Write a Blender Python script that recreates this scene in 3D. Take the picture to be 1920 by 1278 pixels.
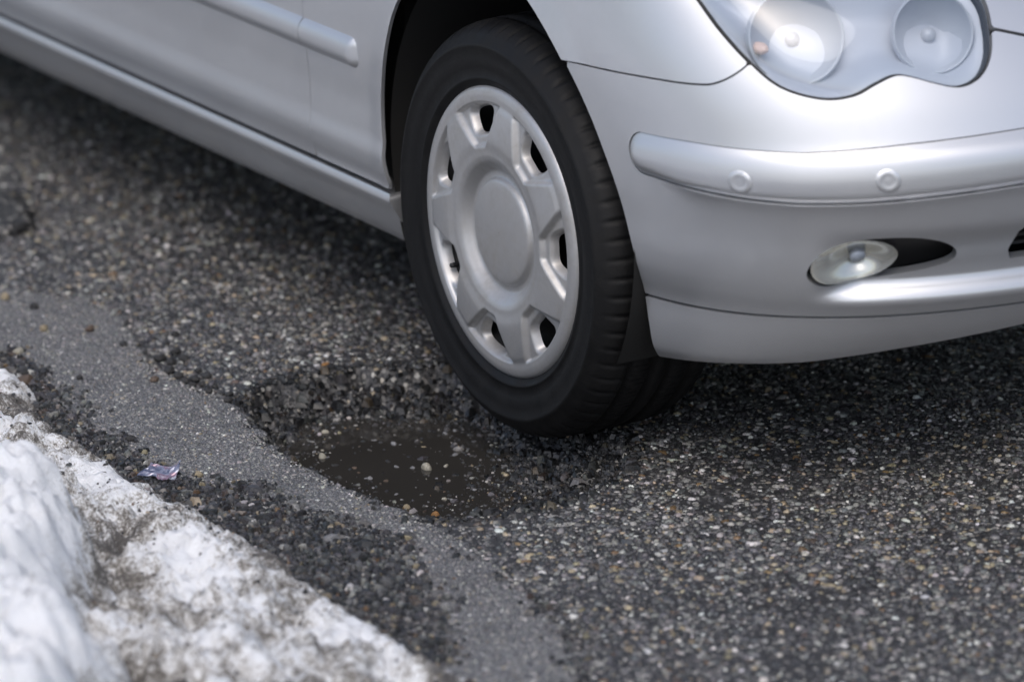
import bpy, bmesh, math, random
import numpy as np
from mathutils import Matrix, Vector

random.seed(7); rng = np.random.default_rng(11)
SC = bpy.context.scene
COL = SC.collection
for o in list(bpy.data.objects): bpy.data.objects.remove(o)

# ------------------------------------------------------------------ camera
cam_d = bpy.data.cameras.new('camera'); cam = bpy.data.objects.new('camera', cam_d); COL.objects.link(cam)
cam_d.sensor_width = 36.0; cam_d.lens = 169.33
cam_d.shift_x = -0.07694; cam_d.shift_y = -0.03020
cam_d.clip_start = 0.05; cam_d.clip_end = 2000
cam.matrix_world = Matrix(((0.5239032, -0.24154003, 0.81681323, 5.9205747),
                           (0.85156443, 0.16999036, -0.49592469, -3.4428654),
                           (-0.01906471, 0.95538562, 0.29474539, 2.29621536), (0, 0, 0, 1)))
cam_d.dof.use_dof = True; cam_d.dof.focus_distance = 7.07; cam_d.dof.aperture_fstop = 2.9
SC.camera = cam
# ------------------------------------------------------------------ sky, sun, exposure (bright overcast winter day)
SUN_EL, SUN_AZ = math.radians(55), math.radians(130)     # azimuth measured from +Y towards +X
wd = bpy.data.worlds.new('World'); SC.world = wd; wd.use_nodes = True
nt = wd.node_tree; bg = nt.nodes['Background']
sky = nt.nodes.new('ShaderNodeTexSky'); sky.sky_type = 'NISHITA'; sky.sun_disc = False
sky.sun_elevation = SUN_EL; sky.sun_rotation = SUN_AZ
sky.altitude = 300; sky.air_density = 1.0; sky.dust_density = 4.0; sky.ozone_density = 1.0
hs = nt.nodes.new('ShaderNodeHueSaturation'); hs.inputs['Saturation'].default_value = 0.88
nt.links.new(sky.outputs[0], hs.inputs['Color']); nt.links.new(hs.outputs[0], bg.inputs['Color'])
bg.inputs['Strength'].default_value = 0.12
sl = bpy.data.lights.new('sun', 'SUN'); sl.energy = 0.52; sl.angle = math.radians(50); sl.color = (1.0, 0.98, 0.95)
sun = bpy.data.objects.new('sun', sl); COL.objects.link(sun)
d = Vector((math.sin(SUN_AZ)*math.cos(SUN_EL), math.cos(SUN_AZ)*math.cos(SUN_EL), math.sin(SUN_EL)))
sun.rotation_euler = d.to_track_quat('Z', 'Y').to_euler()
SC.view_settings.view_transform = 'Standard'; SC.view_settings.look = 'None'
SC.view_settings.exposure = 0.58; SC.view_settings.gamma = 1.0; SC.view_settings.use_curve_mapping = False
SC.render.engine = 'CYCLES'
SC.cycles.use_denoising = True
SC.cycles.max_bounces = 8; SC.cycles.glossy_bounces = 4; SC.cycles.transparent_max_bounces = 8
SC.cycles.caustics_reflective = False; SC.cycles.caustics_refractive = False

# ------------------------------------------------------------------ helpers
def sm(a, b, x):
    t = np.clip((x-a)/(b-a), 0, 1); return t*t*(3-2*t)
def _hash(ix, iy, seed):
    h = (ix.astype(np.int64)*374761393 + iy.astype(np.int64)*668265263 + seed*974711) & 0xffffffff
    h = ((h ^ (h >> 13))*1274126177) & 0xffffffff
    return ((h ^ (h >> 16)) & 0xffff)/65535.0
def vnoise(x, y, seed=0):
    x = np.asarray(x, float); y = np.asarray(y, float)
    ix = np.floor(x); iy = np.floor(y); fx = x-ix; fy = y-iy
    def g(a, b):
        t = _hash(ix+a, iy+b, seed)*2*np.pi
        return np.cos(t)*(fx-a)+np.sin(t)*(fy-b)
    u = fx**3*(fx*(fx*6-15)+10); v = fy**3*(fy*(fy*6-15)+10)
    return 1.5*((g(0, 0)*(1-u)+g(1, 0)*u)*(1-v)+(g(0, 1)*(1-u)+g(1, 1)*u)*v)
def fbm(x, y, seed=0, n=4, gain=.5):
    r = 0; a = 1.0
    for i in range(n):
        r = r + a*vnoise(x*2**i+i*17.3, y*2**i-i*9.1, seed+i); a *= gain
    return r
def poly_sdf(P, x, y):
    """signed distance to a closed polygon, positive inside"""
    P = np.asarray(P, float); sh = np.shape(x); x = np.ravel(x); y = np.ravel(y)
    d2 = np.full(x.shape, 1e18); ins = np.zeros(x.shape, bool)
    for i in range(len(P)):
        ax, ay = P[i-1]; bx, by = P[i]
        ex, ey = bx-ax, by-ay; L = ex*ex+ey*ey+1e-15
        t = np.clip(((x-ax)*ex+(y-ay)*ey)/L, 0, 1)
        d2 = np.minimum(d2, (x-ax-t*ex)**2+(y-ay-t*ey)**2)
        c = ((ay > y) != (by > y)); ins ^= c & (x < (ex)*(y-ay)/(ey if abs(ey) > 1e-12 else 1e-12)+ax)
    return np.where(ins, 1, -1).reshape(sh)*np.sqrt(d2).reshape(sh)
def smooth_poly(P, n=6, closed=True):
    P = np.asarray(P, float); out = []; N = len(P)
    rngi = range(N) if closed else range(N-1)
    for i in rngi:
        p0, p1, p2, p3 = (P[(i-1) % N], P[i], P[(i+1) % N], P[(i+2) % N]) if closed else (P[max(i-1, 0)], P[i], P[i+1], P[min(i+2, N-1)])
        for k in range(n):
            t = k/n
            out.append(.5*((2*p1)+(-p0+p2)*t+(2*p0-5*p1+4*p2-p3)*t*t+(-p0+3*p1-3*p2+p3)*t**3))
    if not closed: out.append(P[-1])
    return np.array(out)
def link(name, me, mat=None, parent=None):
    o = bpy.data.objects.new(name, me); COL.objects.link(o)
    if mat: me.materials.append(mat)
    if parent: o.parent = parent
    return o
def tag(o, label=None, cat=None, group=None, kind=None):
    if label: o['label'] = label
    if cat: o['category'] = cat
    if group: o['group'] = group
    if kind: o['kind'] = kind
    return o
def mesh_np(name, V, F, smooth=True, sharp=None):
    """F: (n,3) or (n,4) int array, or list of faces"""
    me = bpy.data.meshes.new(name)
    if isinstance(F, np.ndarray):
        k = F.shape[1]
        me.vertices.add(len(V)); me.vertices.foreach_set('co', np.ascontiguousarray(V, np.float32).ravel())
        me.loops.add(F.size); me.loops.foreach_set('vertex_index', np.ascontiguousarray(F, np.int32).ravel())
        me.polygons.add(len(F)); me.polygons.foreach_set('loop_start', np.arange(0, F.size, k, dtype=np.int32))
        me.polygons.foreach_set('loop_total', np.full(len(F), k, np.int32))
        me.update(calc_edges=True)
    else:
        me.from_pydata([tuple(v) for v in V], [], [tuple(int(i) for i in f) for f in F])
    me.polygons.foreach_set('use_smooth', np.full(len(me.polygons), smooth))
    if sharp is not None and len(sharp):
        ev = np.zeros(len(me.edges)*2, np.int32); me.edges.foreach_get('vertices', ev); ev = np.sort(ev.reshape(-1, 2).astype(np.int64), 1)
        sh = np.sort(np.asarray(sharp, np.int64), 1); N_ = len(V)+1
        at = me.attributes.get('sharp_edge') or me.attributes.new('sharp_edge', 'BOOLEAN', 'EDGE')
        at.data.foreach_set('value', np.isin(ev[:, 0]*N_+ev[:, 1], sh[:, 0]*N_+sh[:, 1]))
    me.update()
    return me
def vcol(me, name, rgb):
    a = me.color_attributes.new(name, 'FLOAT_COLOR', 'POINT')
    c = np.ones((len(rgb), 4), np.float32); c[:, :3] = rgb
    a.data.foreach_set('color', c.ravel())
def grid_faces(nu, nv):
    i = np.arange(nu*nv).reshape(nu, nv)
    return np.stack([i[:-1, :-1], i[1:, :-1], i[1:, 1:], i[:-1, 1:]], -1).reshape(-1, 4)
def boxes(bl):
    V = []; F = []
    for (x0, x1, y0, y1, z0, z1) in bl:
        b = len(V)
        V += [(x0, y0, z0), (x1, y0, z0), (x1, y1, z0), (x0, y1, z0), (x0, y0, z1), (x1, y0, z1), (x1, y1, z1), (x0, y1, z1)]
        F += [tuple(b+k for k in f) for f in ((0, 3, 2, 1), (4, 5, 6, 7), (0, 1, 5, 4), (1, 2, 6, 5), (2, 3, 7, 6), (3, 0, 4, 7))]
    return V, F
def lathe_y(prof, n=96, cx=0, cz=0, closed=False, fr=None):
    """prof: list of (r, y); revolve about the Y axis through (cx, cz)"""
    prof = np.asarray(prof, float); t = np.linspace(0, 2*np.pi, n, endpoint=False)
    R = prof[:, 0][None, :]*np.ones((n, 1)); Y = prof[:, 1][None, :]*np.ones((n, 1))
    if fr is not None: R, Y = fr(R, Y, t[:, None])
    V = np.stack([cx+R*np.cos(t)[:, None], Y, cz+R*np.sin(t)[:, None]], -1).reshape(-1, 3)
    m = len(prof); i = np.arange(n*m).reshape(n, m); j = np.roll(i, -1, 0)
    F = np.stack([i[:, :-1], j[:, :-1], j[:, 1:], i[:, 1:]], -1).reshape(-1, 4)
    return V, F

# ------------------------------------------------------------------ materials
def mat(name, base=(.5, .5, .5), rough=.5, metal=0., **kw):
    m = bpy.data.materials.new(name); m.use_nodes = True
    b = m.node_tree.nodes['Principled BSDF']
    b.inputs['Base Color'].default_value = (*base, 1); b.inputs['Roughness'].default_value = rough; b.inputs['Metallic'].default_value = metal
    for k, v in kw.items(): b.inputs[k.replace('_', ' ')].default_value = v
    return m
class NT:
    def __init__(s, m): s.t = m.node_tree; s.b = s.t.nodes['Principled BSDF']
    def n(s, ty, ins=None, **at):
        x = s.t.nodes.new('ShaderNode'+ty)
        for k, v in at.items(): setattr(x, k, v)
        for k, v in (ins or {}).items():
            if hasattr(v, 'is_linked'): s.t.links.new(v, x.inputs[k])
            else: x.inputs[k].default_value = v
        return x
    def l(s, a, b): s.t.links.new(a, b)
    def noise(s, scale, detail=4, rough=.5):
        return s.n('TexNoise', {'Vector': s.co, 'Scale': scale, 'Detail': detail, 'Roughness': rough}).outputs[0]
    def ramp(s, fac, stops):
        r = s.n('ValToRGB', {'Fac': fac}); e = r.color_ramp.elements
        while len(e) < len(stops): e.new(.5)
        for i, (p, c) in enumerate(stops):
            e[i].position = p; e[i].color = (*c, 1) if len(c) == 3 else c
        return r.outputs[0]
    def mix(s, fac, a, b, mode='MIX'):
        x = s.n('Mix', data_type='RGBA', blend_type=mode)
        for i, v in ((0, fac), (6, a), (7, b)):
            if hasattr(v, 'is_linked'): s.l(v, x.inputs[i])
            else: x.inputs[i].default_value = v if i == 0 else (*v, 1)
        return x.outputs[2]
    def rng(s, v, a, b, c, d):
        return s.n('MapRange', {0: v, 1: a, 2: b, 3: c, 4: d}).outputs[0]
    def bump(s, h, strength, dist, nrm=None):
        i = {'Strength': strength, 'Distance': dist, 'Height': h}
        if nrm: i['Normal'] = nrm
        return s.n('Bump', i).outputs[0]
def start(m, obj=True):
    t = NT(m); tc = t.n('TexCoord'); t.co = tc.outputs['Object']; return t
def g3(v): return (v, v, v)

M = {}
# silver metallic paint with a thin winter film of road grime
m = M['paint'] = mat('silver_paint', (.645, .655, .675), .42, .76, Coat_Weight=.45, Coat_Roughness=.08)
t = start(m); n1 = t.noise(3.5, 5, .6); n2 = t.noise(60, 4, .6)
gr = t.n('Math', {0: t.rng(n1, .42, .75, 0, 1), 1: .6}, operation='MULTIPLY').outputs[0]
gr = t.n('Math', {0: gr, 1: t.rng(n2, .3, .7, .4, 1.0)}, operation='MULTIPLY').outputs[0]
t.l(t.mix(t.n('Math', {0: gr, 1: .35}, operation='MULTIPLY').outputs[0], (.645, .655, .675), (.43, .455, .45)), t.b.inputs['Base Color'])
t.l(t.rng(gr, 0, 1, .40, .55), t.b.inputs['Roughness']); t.l(t.rng(gr, 0, 1, .08, .35), t.b.inputs['Coat Roughness'])
t.l(t.rng(gr, 0, 1, .78, .55), t.b.inputs['Metallic'])
M['black'] = mat('black_plastic', (.012, .012, .013), .55)
M['under'] = mat('underbody_black', (.010, .010, .010), .8)
m = M['rubber'] = mat('tyre_rubber', (.018, .018, .019), .55, Specular_IOR_Level=.28)
t = start(m); n1 = t.noise(28, 5, .6); n2 = t.noise(240, 3)
t.l(t.mix(t.rng(n1, .45, .80, 0, .35), (.006, .006, .0065), (.020, .019, .018)), t.b.inputs['Base Color'])
t.l(t.rng(n1, .3, .7, .5, .72), t.b.inputs['Roughness']); t.l(t.bump(n2, .25, .001), t.b.inputs['Normal'])
m = M['hubcap'] = mat('hubcap_silver', (.50, .50, .50), .40, .75, Coat_Weight=.3, Coat_Roughness=.2)
t = start(m); n1 = t.noise(9, 6, .65); n2 = t.noise(90, 3)
f = t.n('Math', {0: t.rng(n1, .40, .72, 0, 1), 1: t.rng(n2, .3, .7, .5, 1)}, operation='MULTIPLY').outputs[0]
t.l(t.mix(f, (.52, .52, .525), (.33, .31, .285)), t.b.inputs['Base Color']); t.l(t.rng(f, 0, 1, .44, .62), t.b.inputs['Roughness'])
t.l(t.rng(f, 0, 1, .70, .40), t.b.inputs['Metallic'])
M['steel'] = mat('dark_steel', (.02, .02, .021), .6, .3)
M['chrome'] = mat('reflector_silver', (.50, .54, .60), .5, .15)
M['housing'] = mat('lamp_housing', (.50, .54, .61), .45, .15)
M['amber'] = mat('indicator_bulb', (.78, .58, .50), .4)
m = M['fogbowl'] = mat('fog_reflector', (.82, .80, .72), .22, .75)
def glass(name, tint=(.96, .98, 1.0), ior=1.5, rough=.02, extra=.0):
    m = bpy.data.materials.new(name); m.use_nodes = True; t_ = m.node_tree; t_.nodes.clear()
    o = t_.nodes.new('ShaderNodeOutputMaterial'); mx = t_.nodes.new('ShaderNodeMixShader')
    fr = t_.nodes.new('ShaderNodeFresnel'); ge = t_.nodes.new('ShaderNodeNewGeometry'); mr = t_.nodes.new('ShaderNodeMapRange')   # a thin pane: the same reflection from both sides
    mr.inputs[3].default_value = ior; mr.inputs[4].default_value = 1/ior
    t_.links.new(ge.outputs['Backfacing'], mr.inputs[0]); t_.links.new(mr.outputs[0], fr.inputs[0])
    tr = t_.nodes.new('ShaderNodeBsdfTransparent'); tr.inputs[0].default_value = (*tint, 1)
    gl = t_.nodes.new('ShaderNodeBsdfGlossy'); gl.inputs['Roughness'].default_value = rough
    t_.links.new(fr.outputs[0], mx.inputs[0]); t_.links.new(tr.outputs[0], mx.inputs[1]); t_.links.new(gl.outputs[0], mx.inputs[2])
    t_.links.new(mx.outputs[0], o.inputs[0]); return m
M['lens'] = glass('clear_lens', ior=2.0, rough=.05)
M['window'] = mat('tinted_glass', (.02, .024, .026), .03, 0, Coat_Weight=1.0)
M['redlamp'] = mat('tail_lamp_red', (.35, .01, .01), .15)

# worn exposed-aggregate asphalt: wet dark binder
m = M['binder'] = mat('asphalt_binder', (.03, .03, .03), .45)
t = start(m); n1 = t.noise(2.2, 4); n2 = t.noise(110, 5, .65); n3 = t.noise(420, 3)
vo = t.n('TexVoronoi', {'Vector': t.co, 'Scale': 150.0, 'Randomness': 1.0})
c = t.ramp(n2, [(.30, (.020, .020, .021)), (.55, (.042, .042, .044)), (.75, (.085, .084, .083))])
vs = t.n('TexVoronoi', {'Vector': t.co, 'Scale': 100.0, 'Randomness': 1.0})      # worn stones, where they are too far off to be built
vc = t.n('SeparateColor', {0: vs.outputs['Color']}).outputs
cs = t.ramp(vc[0], [(.0, (.035, .035, .037)), (.35, (.08, .08, .083)), (.62, (.16, .155, .15)), (.80, (.30, .285, .26)), (.93, (.50, .49, .46)), (1., (.26, .21, .14))])
ms = t.n('Math', {0: t.rng(vs.outputs['Distance'], .40, .55, 1, 0), 1: t.rng(vc[1], .22, .28, 0, 1)}, operation='MULTIPLY').outputs[0]
c = t.mix(ms, c, cs)
t.l(t.mix(t.rng(n1, .35, .65, 0, .35), c, (.030, .030, .033)), t.b.inputs['Base Color'])
t.l(t.rng(n2, .3, .7, .2, .5), t.b.inputs['Roughness'])
b = t.bump(n3, .35, .0012); b = t.bump(ms, .5, .002, b); t.l(t.bump(n2, .6, .003, b), t.b.inputs['Normal'])
# fine grey mastic strip along the gutter
m = M['strip'] = mat('fine_grey_asphalt', (.1, .1, .1), .4)
t = start(m); n1 = t.noise(5, 5, .6); n2 = t.noise(260, 4, .6)
vo = t.n('TexVoronoi', {'Vector': t.co, 'Scale': 330.0}); vc = t.n('SeparateColor', {0: vo.outputs['Color']}).outputs[0]
c = t.ramp(vc, [(.0, (.075, .076, .081)), (.45, (.15, .152, .160)), (.80, (.23, .233, .243)), (1., (.36, .355, .35))])
t.l(t.mix(t.rng(n1, .35, .7, 0, .55), c, (.07, .07, .075)), t.b.inputs['Base Color'])
t.l(t.rng(n2, .3, .7, .18, .45), t.b.inputs['Roughness'])
b = t.bump(n2, .5, .0012); t.l(t.bump(vo.outputs['Distance'], 1.0, .003, b), t.b.inputs['Normal'])
# stones: colour comes with each stone
def stone_mat(name, r0, r1):
    m = mat(name, (.3, .3, .3), .4); t = start(m)
    a = t.n('Attribute', attribute_name='tint'); n2 = t.noise(500, 3, .6)
    t.l(t.mix(1.0, a.outputs['Color'], t.ramp(n2, [(.25, g3(.55)), (.75, g3(1.2))]), 'MULTIPLY'), t.b.inputs['Base Color'])
    t.l(t.rng(n2, .3, .7, r0, r1), t.b.inputs['Roughness']); t.l(t.bump(n2, .3, .0006), t.b.inputs['Normal'])
    return m
M['pebble'] = stone_mat('aggregate_stone', .15, .42); M['gravel'] = stone_mat('wet_gravel', .18, .5)
def solid_stone(name, a, b2, r=.45):
    m = mat(name, a, r); t = start(m); n1 = t.noise(120, 5, .65)
    t.l(t.ramp(n1, [(.3, b2), (.65, a)]), t.b.inputs['Base Color']); t.l(t.bump(n1, .5, .002), t.b.inputs['Normal']); return m
M['tan'] = solid_stone('tan_stone', (.36, .30, .20), (.20, .16, .10))
M['pale'] = solid_stone('pale_stone', (.50, .47, .38), (.25, .23, .19), .3)
M['brown'] = solid_stone('brown_stone', (.14, .095, .065), (.06, .045, .035))
M['dark'] = solid_stone('dark_stone', (.035, .034, .034), (.015, .015, .015), .5)
M['grey'] = solid_stone('grey_stone', (.30, .30, .31), (.12, .12, .125), .2)
M['orange'] = solid_stone('orange_stone', (.36, .19, .06), (.22, .10, .03), .3)
m = M['mud'] = mat('muddy_water', (.045, .040, .035), .04, 0, IOR=1.33)
t = start(m); n1 = t.noise(9, 3); t.l(t.mix(n1, (.029, .027, .0245), (.038, .0355, .032)), t.b.inputs['Base Color'])
t.l(t.bump(t.noise(22, 2), .06, .002), t.b.inputs['Normal'])
m = M['snow'] = mat('dirty_snow', (.8, .8, .8), .6, 0, Subsurface_Weight=.12, Subsurface_Scale=.02)
m.node_tree.nodes['Principled BSDF'].inputs['Subsurface Radius'].default_value = (1, 1, 1)
t = start(m); a = t.n('Attribute', attribute_name='dirt'); ds = t.n('SeparateColor', {0: a.outputs['Color']}).outputs[0]
n1 = t.noise(46, 6, .8); n2 = t.noise(230, 4, .75); n3 = t.noise(300, 3)
f = t.n('Math', {0: ds, 1: t.rng(n1, .25, .75, -.60, .60)}, operation='ADD').outputs[0]
f = t.n('Math', {0: f, 1: t.rng(n2, .25, .75, -.50, .50)}, operation='ADD').outputs[0]
f = t.rng(f, .30, 1.0, 0, 1)
t.l(t.ramp(f, [(0, (.93, .945, .965)), (.35, (.60, .59, .57)), (.7, (.27, .25, .225)), (1, (.12, .11, .10))]), t.b.inputs['Base Color'])
b = t.bump(n3, .5, .002); b = t.bump(n2, .6, .006, b); t.l(t.bump(n1, .5, .012, b), t.b.inputs['Normal'])
M['wrap'] = mat('wrapper_film', (.25, .27, .42), .18, .35, Coat_Weight=.6)
t = start(M['wrap']); n1 = t.noise(60, 3); t.l(t.ramp(n1, [(.35, (.09, .10, .17)), (.5, (.24, .26, .35)), (.60, (.27, .16, .22)), (.7, (.42, .44, .50))]), t.b.inputs['Base Color'])

# ================================================================== THE GROUND
RIM = [(-0.318,-0.282), (-0.221,-0.312), (-0.139,-0.333), (-0.055,-0.337), (0.031,-0.335), (0.124,-0.333), (0.205,-0.325), (0.278,-0.306), (0.301,-0.257), (0.320,-0.190), (0.321,-0.101), (0.296,-0.014), (0.242,0.066), (0.170,0.111), (0.060,0.104), (-0.074,0.091), (-0.253,0.102), (-0.331,0.070), (-0.357,0.009), (-0.384,-0.053), (-0.398,-0.121), (-0.403,-0.174), (-0.380,-0.233)]
FLOOR = [(-0.192,-0.270), (-0.270,-0.182), (-0.287,-0.117), (-0.228,-0.047), (-0.167,0.032), (-0.072,-0.010), (0.044,-0.059), (0.129,-0.146), (0.148,-0.233), (0.091,-0.263), (-0.028,-0.275), (-0.130,-0.272)]
FLOOR = [(x-.03, y+.018) for x, y in FLOOR]
RIMS = smooth_poly(RIM, 4); FLOORS = smooth_poly(FLOOR, 4)
STRIP_R = [(-6, -.36), (-3, -.38), (-1.9, -.36), (-1.260,-0.345), (-1.097,-0.323), (-1.005,-0.270), (-0.882,-0.223), (-0.790,-0.244), (-0.687,-0.270), (-0.576,-0.304), (-0.482,-0.310), (-0.389,-0.293), (-0.317,-0.294), (-0.223,-0.315), (-0.132,-0.337), (-0.049,-0.341), (0.050,-0.336), (0.167,-0.331), (0.254,-0.318), (0.332,-0.310), (0.452,-0.311), (0.617,-0.332), (0.750,-0.353), (0.864,-0.394), (0.95,-0.45), (1.0,-0.54)]
STRIP = smooth_poly(STRIP_R, 4, False).tolist() + [(1.0, -.72), (.6, -.70), (0, -.70), (-1, -.70), (-6, -.70)]
GRAVEL = [(-1.3,-.47), (-0.739,-0.482), (-0.623,-0.485), (-0.462,-0.505), (-0.233,-0.523), (-0.064,-0.512), (0.059,-0.455), (0.227,-0.424), (0.327,-0.392), (0.455,-0.415), (0.650,-0.492), (0.85,-0.600), (0.95,-0.66), (.5,-.66), (0,-.66), (-.5,-.62), (-1.3,-.58)]
PATCH = [(-2.6,-.30), (-1.794,-0.160), (-1.612,-0.084), (-1.571,-0.062), (-1.497,-0.076), (-1.427,-0.103), (-1.381,-0.141), (-1.370,-0.171), (-1.378,-0.205), (-1.418,-0.373), (-2.6,-.40)]
WATER_Z = -.058
def pot_depth(x, y):
    jx = x+.016*fbm(x*17, y*17, 40, 4, .6); jy = y+.016*fbm(x*17, y*17, 50, 4, .6)
    dr = np.maximum(poly_sdf(RIMS, jx, jy), 0); df = np.maximum(-poly_sdf(FLOORS, jx, jy), 0)
    k = dr/(dr+df+1e-6); return np.where(dr > 0, k**.42, 0)
def road_h(x, y):
    p = pot_depth(x, y)
    fade = sm(-3.0, -2.5, x)*sm(2.0, 1.6, x)*sm(-1.55, -1.3, y)*sm(1.6, 1.2, y)
    h = fade*(.0025*fbm(x*5, y*5, 3, 3) + .0008*fbm(x*50, y*50, 8, 3))
    rough = .014*fbm(x*22, y*22, 61, 4, .6)
    lowered = .006*sm(.06, .0, np.abs(y+.27))*sm(-.25, -.45, x)*sm(-.95, -.75, x)      # ravelled edge beside the strip
    return h - .070*p + rough*sm(.03, .35, p)*(1-.25*sm(.8, 1, p)) - lowered
# one sheet: fine where the photograph looks, coarse out to the horizon
def axis(lo, hi, step, far, f0, f1):
    a = np.concatenate([np.arange(lo, f0-1e-6, step), np.arange(f0, f1, .0048), np.arange(f1, hi+1e-9, step)]); e = np.array([.3, .9, 2.5, 7, 20, 60, 180, far]); return np.concatenate([lo-e[::-1], a, hi+e])
gx = axis(-3.0, 2.0, .013, 600, -.46, .40); gy = axis(-1.6, 1.6, .013, 600, -.38, .16)
GX, GY = np.meshgrid(gx, gy, indexing='ij')
V = np.stack([GX, GY, road_h(GX, GY)], -1).reshape(-1, 3)
me = mesh_np('road', V, grid_faces(len(gx), len(gy)))
road = link('road', me, M['binder']); tag(road, 'dark worn asphalt road with exposed pebbles and a water filled pothole', kind='structure')

def conform(sdf, ur, vr, res, pos, nrm):
    """grid conforming to sdf >= 0 in the (u,v) domain; returns V, N, faces(list), (u,v)"""
    nu = int(round((ur[1]-ur[0])/res))+1; nv = int(round((vr[1]-vr[0])/res))+1
    U, W = np.meshgrid(np.linspace(*ur, nu), np.linspace(*vr, nv), indexing='ij')
    d = sdf(U, W); near = np.abs(d) < .72*res
    e = res*.05
    for _ in range(3):
        u = U[near]; w = W[near]; dd = sdf(u, w)
        gu = (sdf(u+e, w)-sdf(u-e, w))/(2*e); gv = (sdf(u, w+e)-sdf(u, w-e))/(2*e)
        g2 = np.maximum(gu*gu+gv*gv, .3)
        U[near] = np.clip(u-dd*gu/g2, ur[0], ur[1]); W[near] = np.clip(w-dd*gv/g2, vr[0], vr[1])
    ok = (d >= 0) | near
    Fq = grid_faces(nu, nv); okf = ok.ravel()[Fq]; cnt = okf.sum(1)
    core = ((d > 0) & ~near).ravel()[Fq].any(1)
    faces = [list(q) for q in Fq[(cnt == 4) & core]]
    for q, k in zip(Fq[(cnt == 3) & core], okf[(cnt == 3) & core]): faces.append([a for a, b in zip(q, k) if b])
    used = np.zeros(nu*nv, bool)
    for f in faces: used[f] = True
    idx = -np.ones(nu*nv, int); idx[used] = np.arange(used.sum())
    faces = [[int(idx[a]) for a in f] for f in faces]
    u = U.ravel()[used]; w = W.ravel()[used]
    return pos(u, w), nrm(u, w), faces, u, w
def flange(V, N, faces, depth, skip=None, lead=.003):
    """roll every open edge inwards along -N"""
    cnt = {}
    for f in faces:
        for a, b in zip(f, f[1:]+f[:1]):
            cnt[(a, b)] = 1
    bd = [(a, b) for (a, b) in cnt if (b, a) not in cnt]
    if skip is not None: bd = [(a, b) for a, b in bd if not (skip[a] and skip[b])]
    vs = sorted({x for e in bd for x in e}); n = len(V)
    i1 = {x: n+i for i, x in enumerate(vs)}; i2 = {x: n+len(vs)+i for i, x in enumerate(vs)}
    V2 = np.concatenate([V, V[vs]-N[vs]*lead, V[vs]-N[vs]*depth])
    for a, b in bd:
        faces.append([b, a, i1[a], i1[b]]); faces.append([i1[b], i1[a], i2[a], i2[b]])
    return V2, faces, bd

def flat_slab(name, poly, height, ur, vr, res, material, jag, hfun, lab):
    def sdf(x, y): return poly_sdf(poly, x+jag*fbm(x*24, y*24, 71, 4, .6), y+jag*fbm(x*24, y*24, 83, 4, .6))
    def pos(x, y): return np.stack([x, y, hfun(x, y)], -1)
    def nrm(x, y): return np.stack([0*x, 0*x, 0*x+1], -1)
    V, N, F, u, w = conform(sdf, ur, vr, res, pos, nrm)
    # the rim of the slab is worn down
    V[:, 2] -= height*.45*sm(.012, 0, sdf(u, w))
    V, F, _ = flange(V, N, F, height+.05)
    o = link(name, mesh_np(name, V, F), material); tag(o, lab, kind='structure'); return o
def strip_h(x, y): return .0085 + .0016*fbm(x*7, y*7, 33, 3) + .0005*fbm(x*60, y*60, 34, 2) - .004*sm(.45, .9, x)
flat_slab('repair_strip', STRIP, .0085, (-2.6, 1.02), (-.71, -.20), .008, M['strip'], .016, strip_h, 'fine grained grey asphalt strip along the gutter')
def patch_h(x, y): return .020 + .001*fbm(x*9, y*9, 35, 3)
flat_slab('asphalt_patch', PATCH, .020, (-2.4, -1.3), (-.42, -.04), .009, M['binder'], .012, patch_h, 'raised dark asphalt patch with a broken edge')

# ---- stones set in the asphalt (far too many to count): low domes, colour per stone
def dome_mesh(px, py, pz, sx, sy, sz, rot, tint, seed, full=False):
    r = np.random.default_rng(seed); n = len(px); K = 5
    a = np.arange(K)/K*2*np.pi
    ring = 1+.22*r.standard_normal((n, K)); ring2 = ring*(.62+.08*r.standard_normal((n, K)))
    lx = np.concatenate([np.zeros((n, 1)), ring2*np.cos(a), ring*np.cos(a)], 1)
    ly = np.concatenate([np.zeros((n, 1)), ring2*np.sin(a), ring*np.sin(a)], 1)
    lz = np.concatenate([np.ones((n, 1))*(1+.1*r.standard_normal((n, 1))), .78+.15*r.standard_normal((n, K)), np.full((n, K), -.35)], 1)
    lx *= sx[:, None]; ly *= sy[:, None]; lz *= sz[:, None]
    c, s = np.cos(rot)[:, None], np.sin(rot)[:, None]
    X = px[:, None]+lx*c-ly*s; Y = py[:, None]+lx*s+ly*c; Z = pz[:, None]+lz
    V = np.stack([X, Y, Z], -1).reshape(-1, 3)
    T = []
    for k in range(K):
        k2 = (k+1) % K
        T += [(0, 1+k, 1+k2), (1+k, 1+K+k, 1+K+k2), (1+k, 1+K+k2, 1+k2)]
    F = (np.array(T)[None]+(np.arange(n)*(2*K+1))[:, None, None]).reshape(-1, 3)
    return V, F, np.repeat(tint, 2*K+1, 0)
def jitter(x0, x1, y0, y1, sp):
    ax = np.arange(x0, x1, sp); ay = np.arange(y0, y1, sp*.87)
    A, B = np.meshgrid(ax, ay, indexing='ij'); A = A+(np.arange(len(ay)) % 2)[None]*sp*.5
    A = A+rng.uniform(-.38, .38, A.shape)*sp; B = B+rng.uniform(-.38, .38, B.shape)*sp
    return A.ravel(), B.ravel()
PAL = np.array([(.045, .045, .047), (.085, .085, .088), (.15, .15, .15), (.24, .235, .225), (.38, .37, .345), (.62, .61, .58), (.27, .225, .15), (.20, .13, .07), (.40, .34, .24), (.11, .085, .07)])
def tints(n, w):
    i = rng.choice(len(PAL), n, p=np.array(w)/sum(w)); return np.clip(PAL[i]*rng.uniform(.70, 1.2, (n, 1))*rng.uniform(.95, 1.05, (n, 3)), 0, .8)
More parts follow.
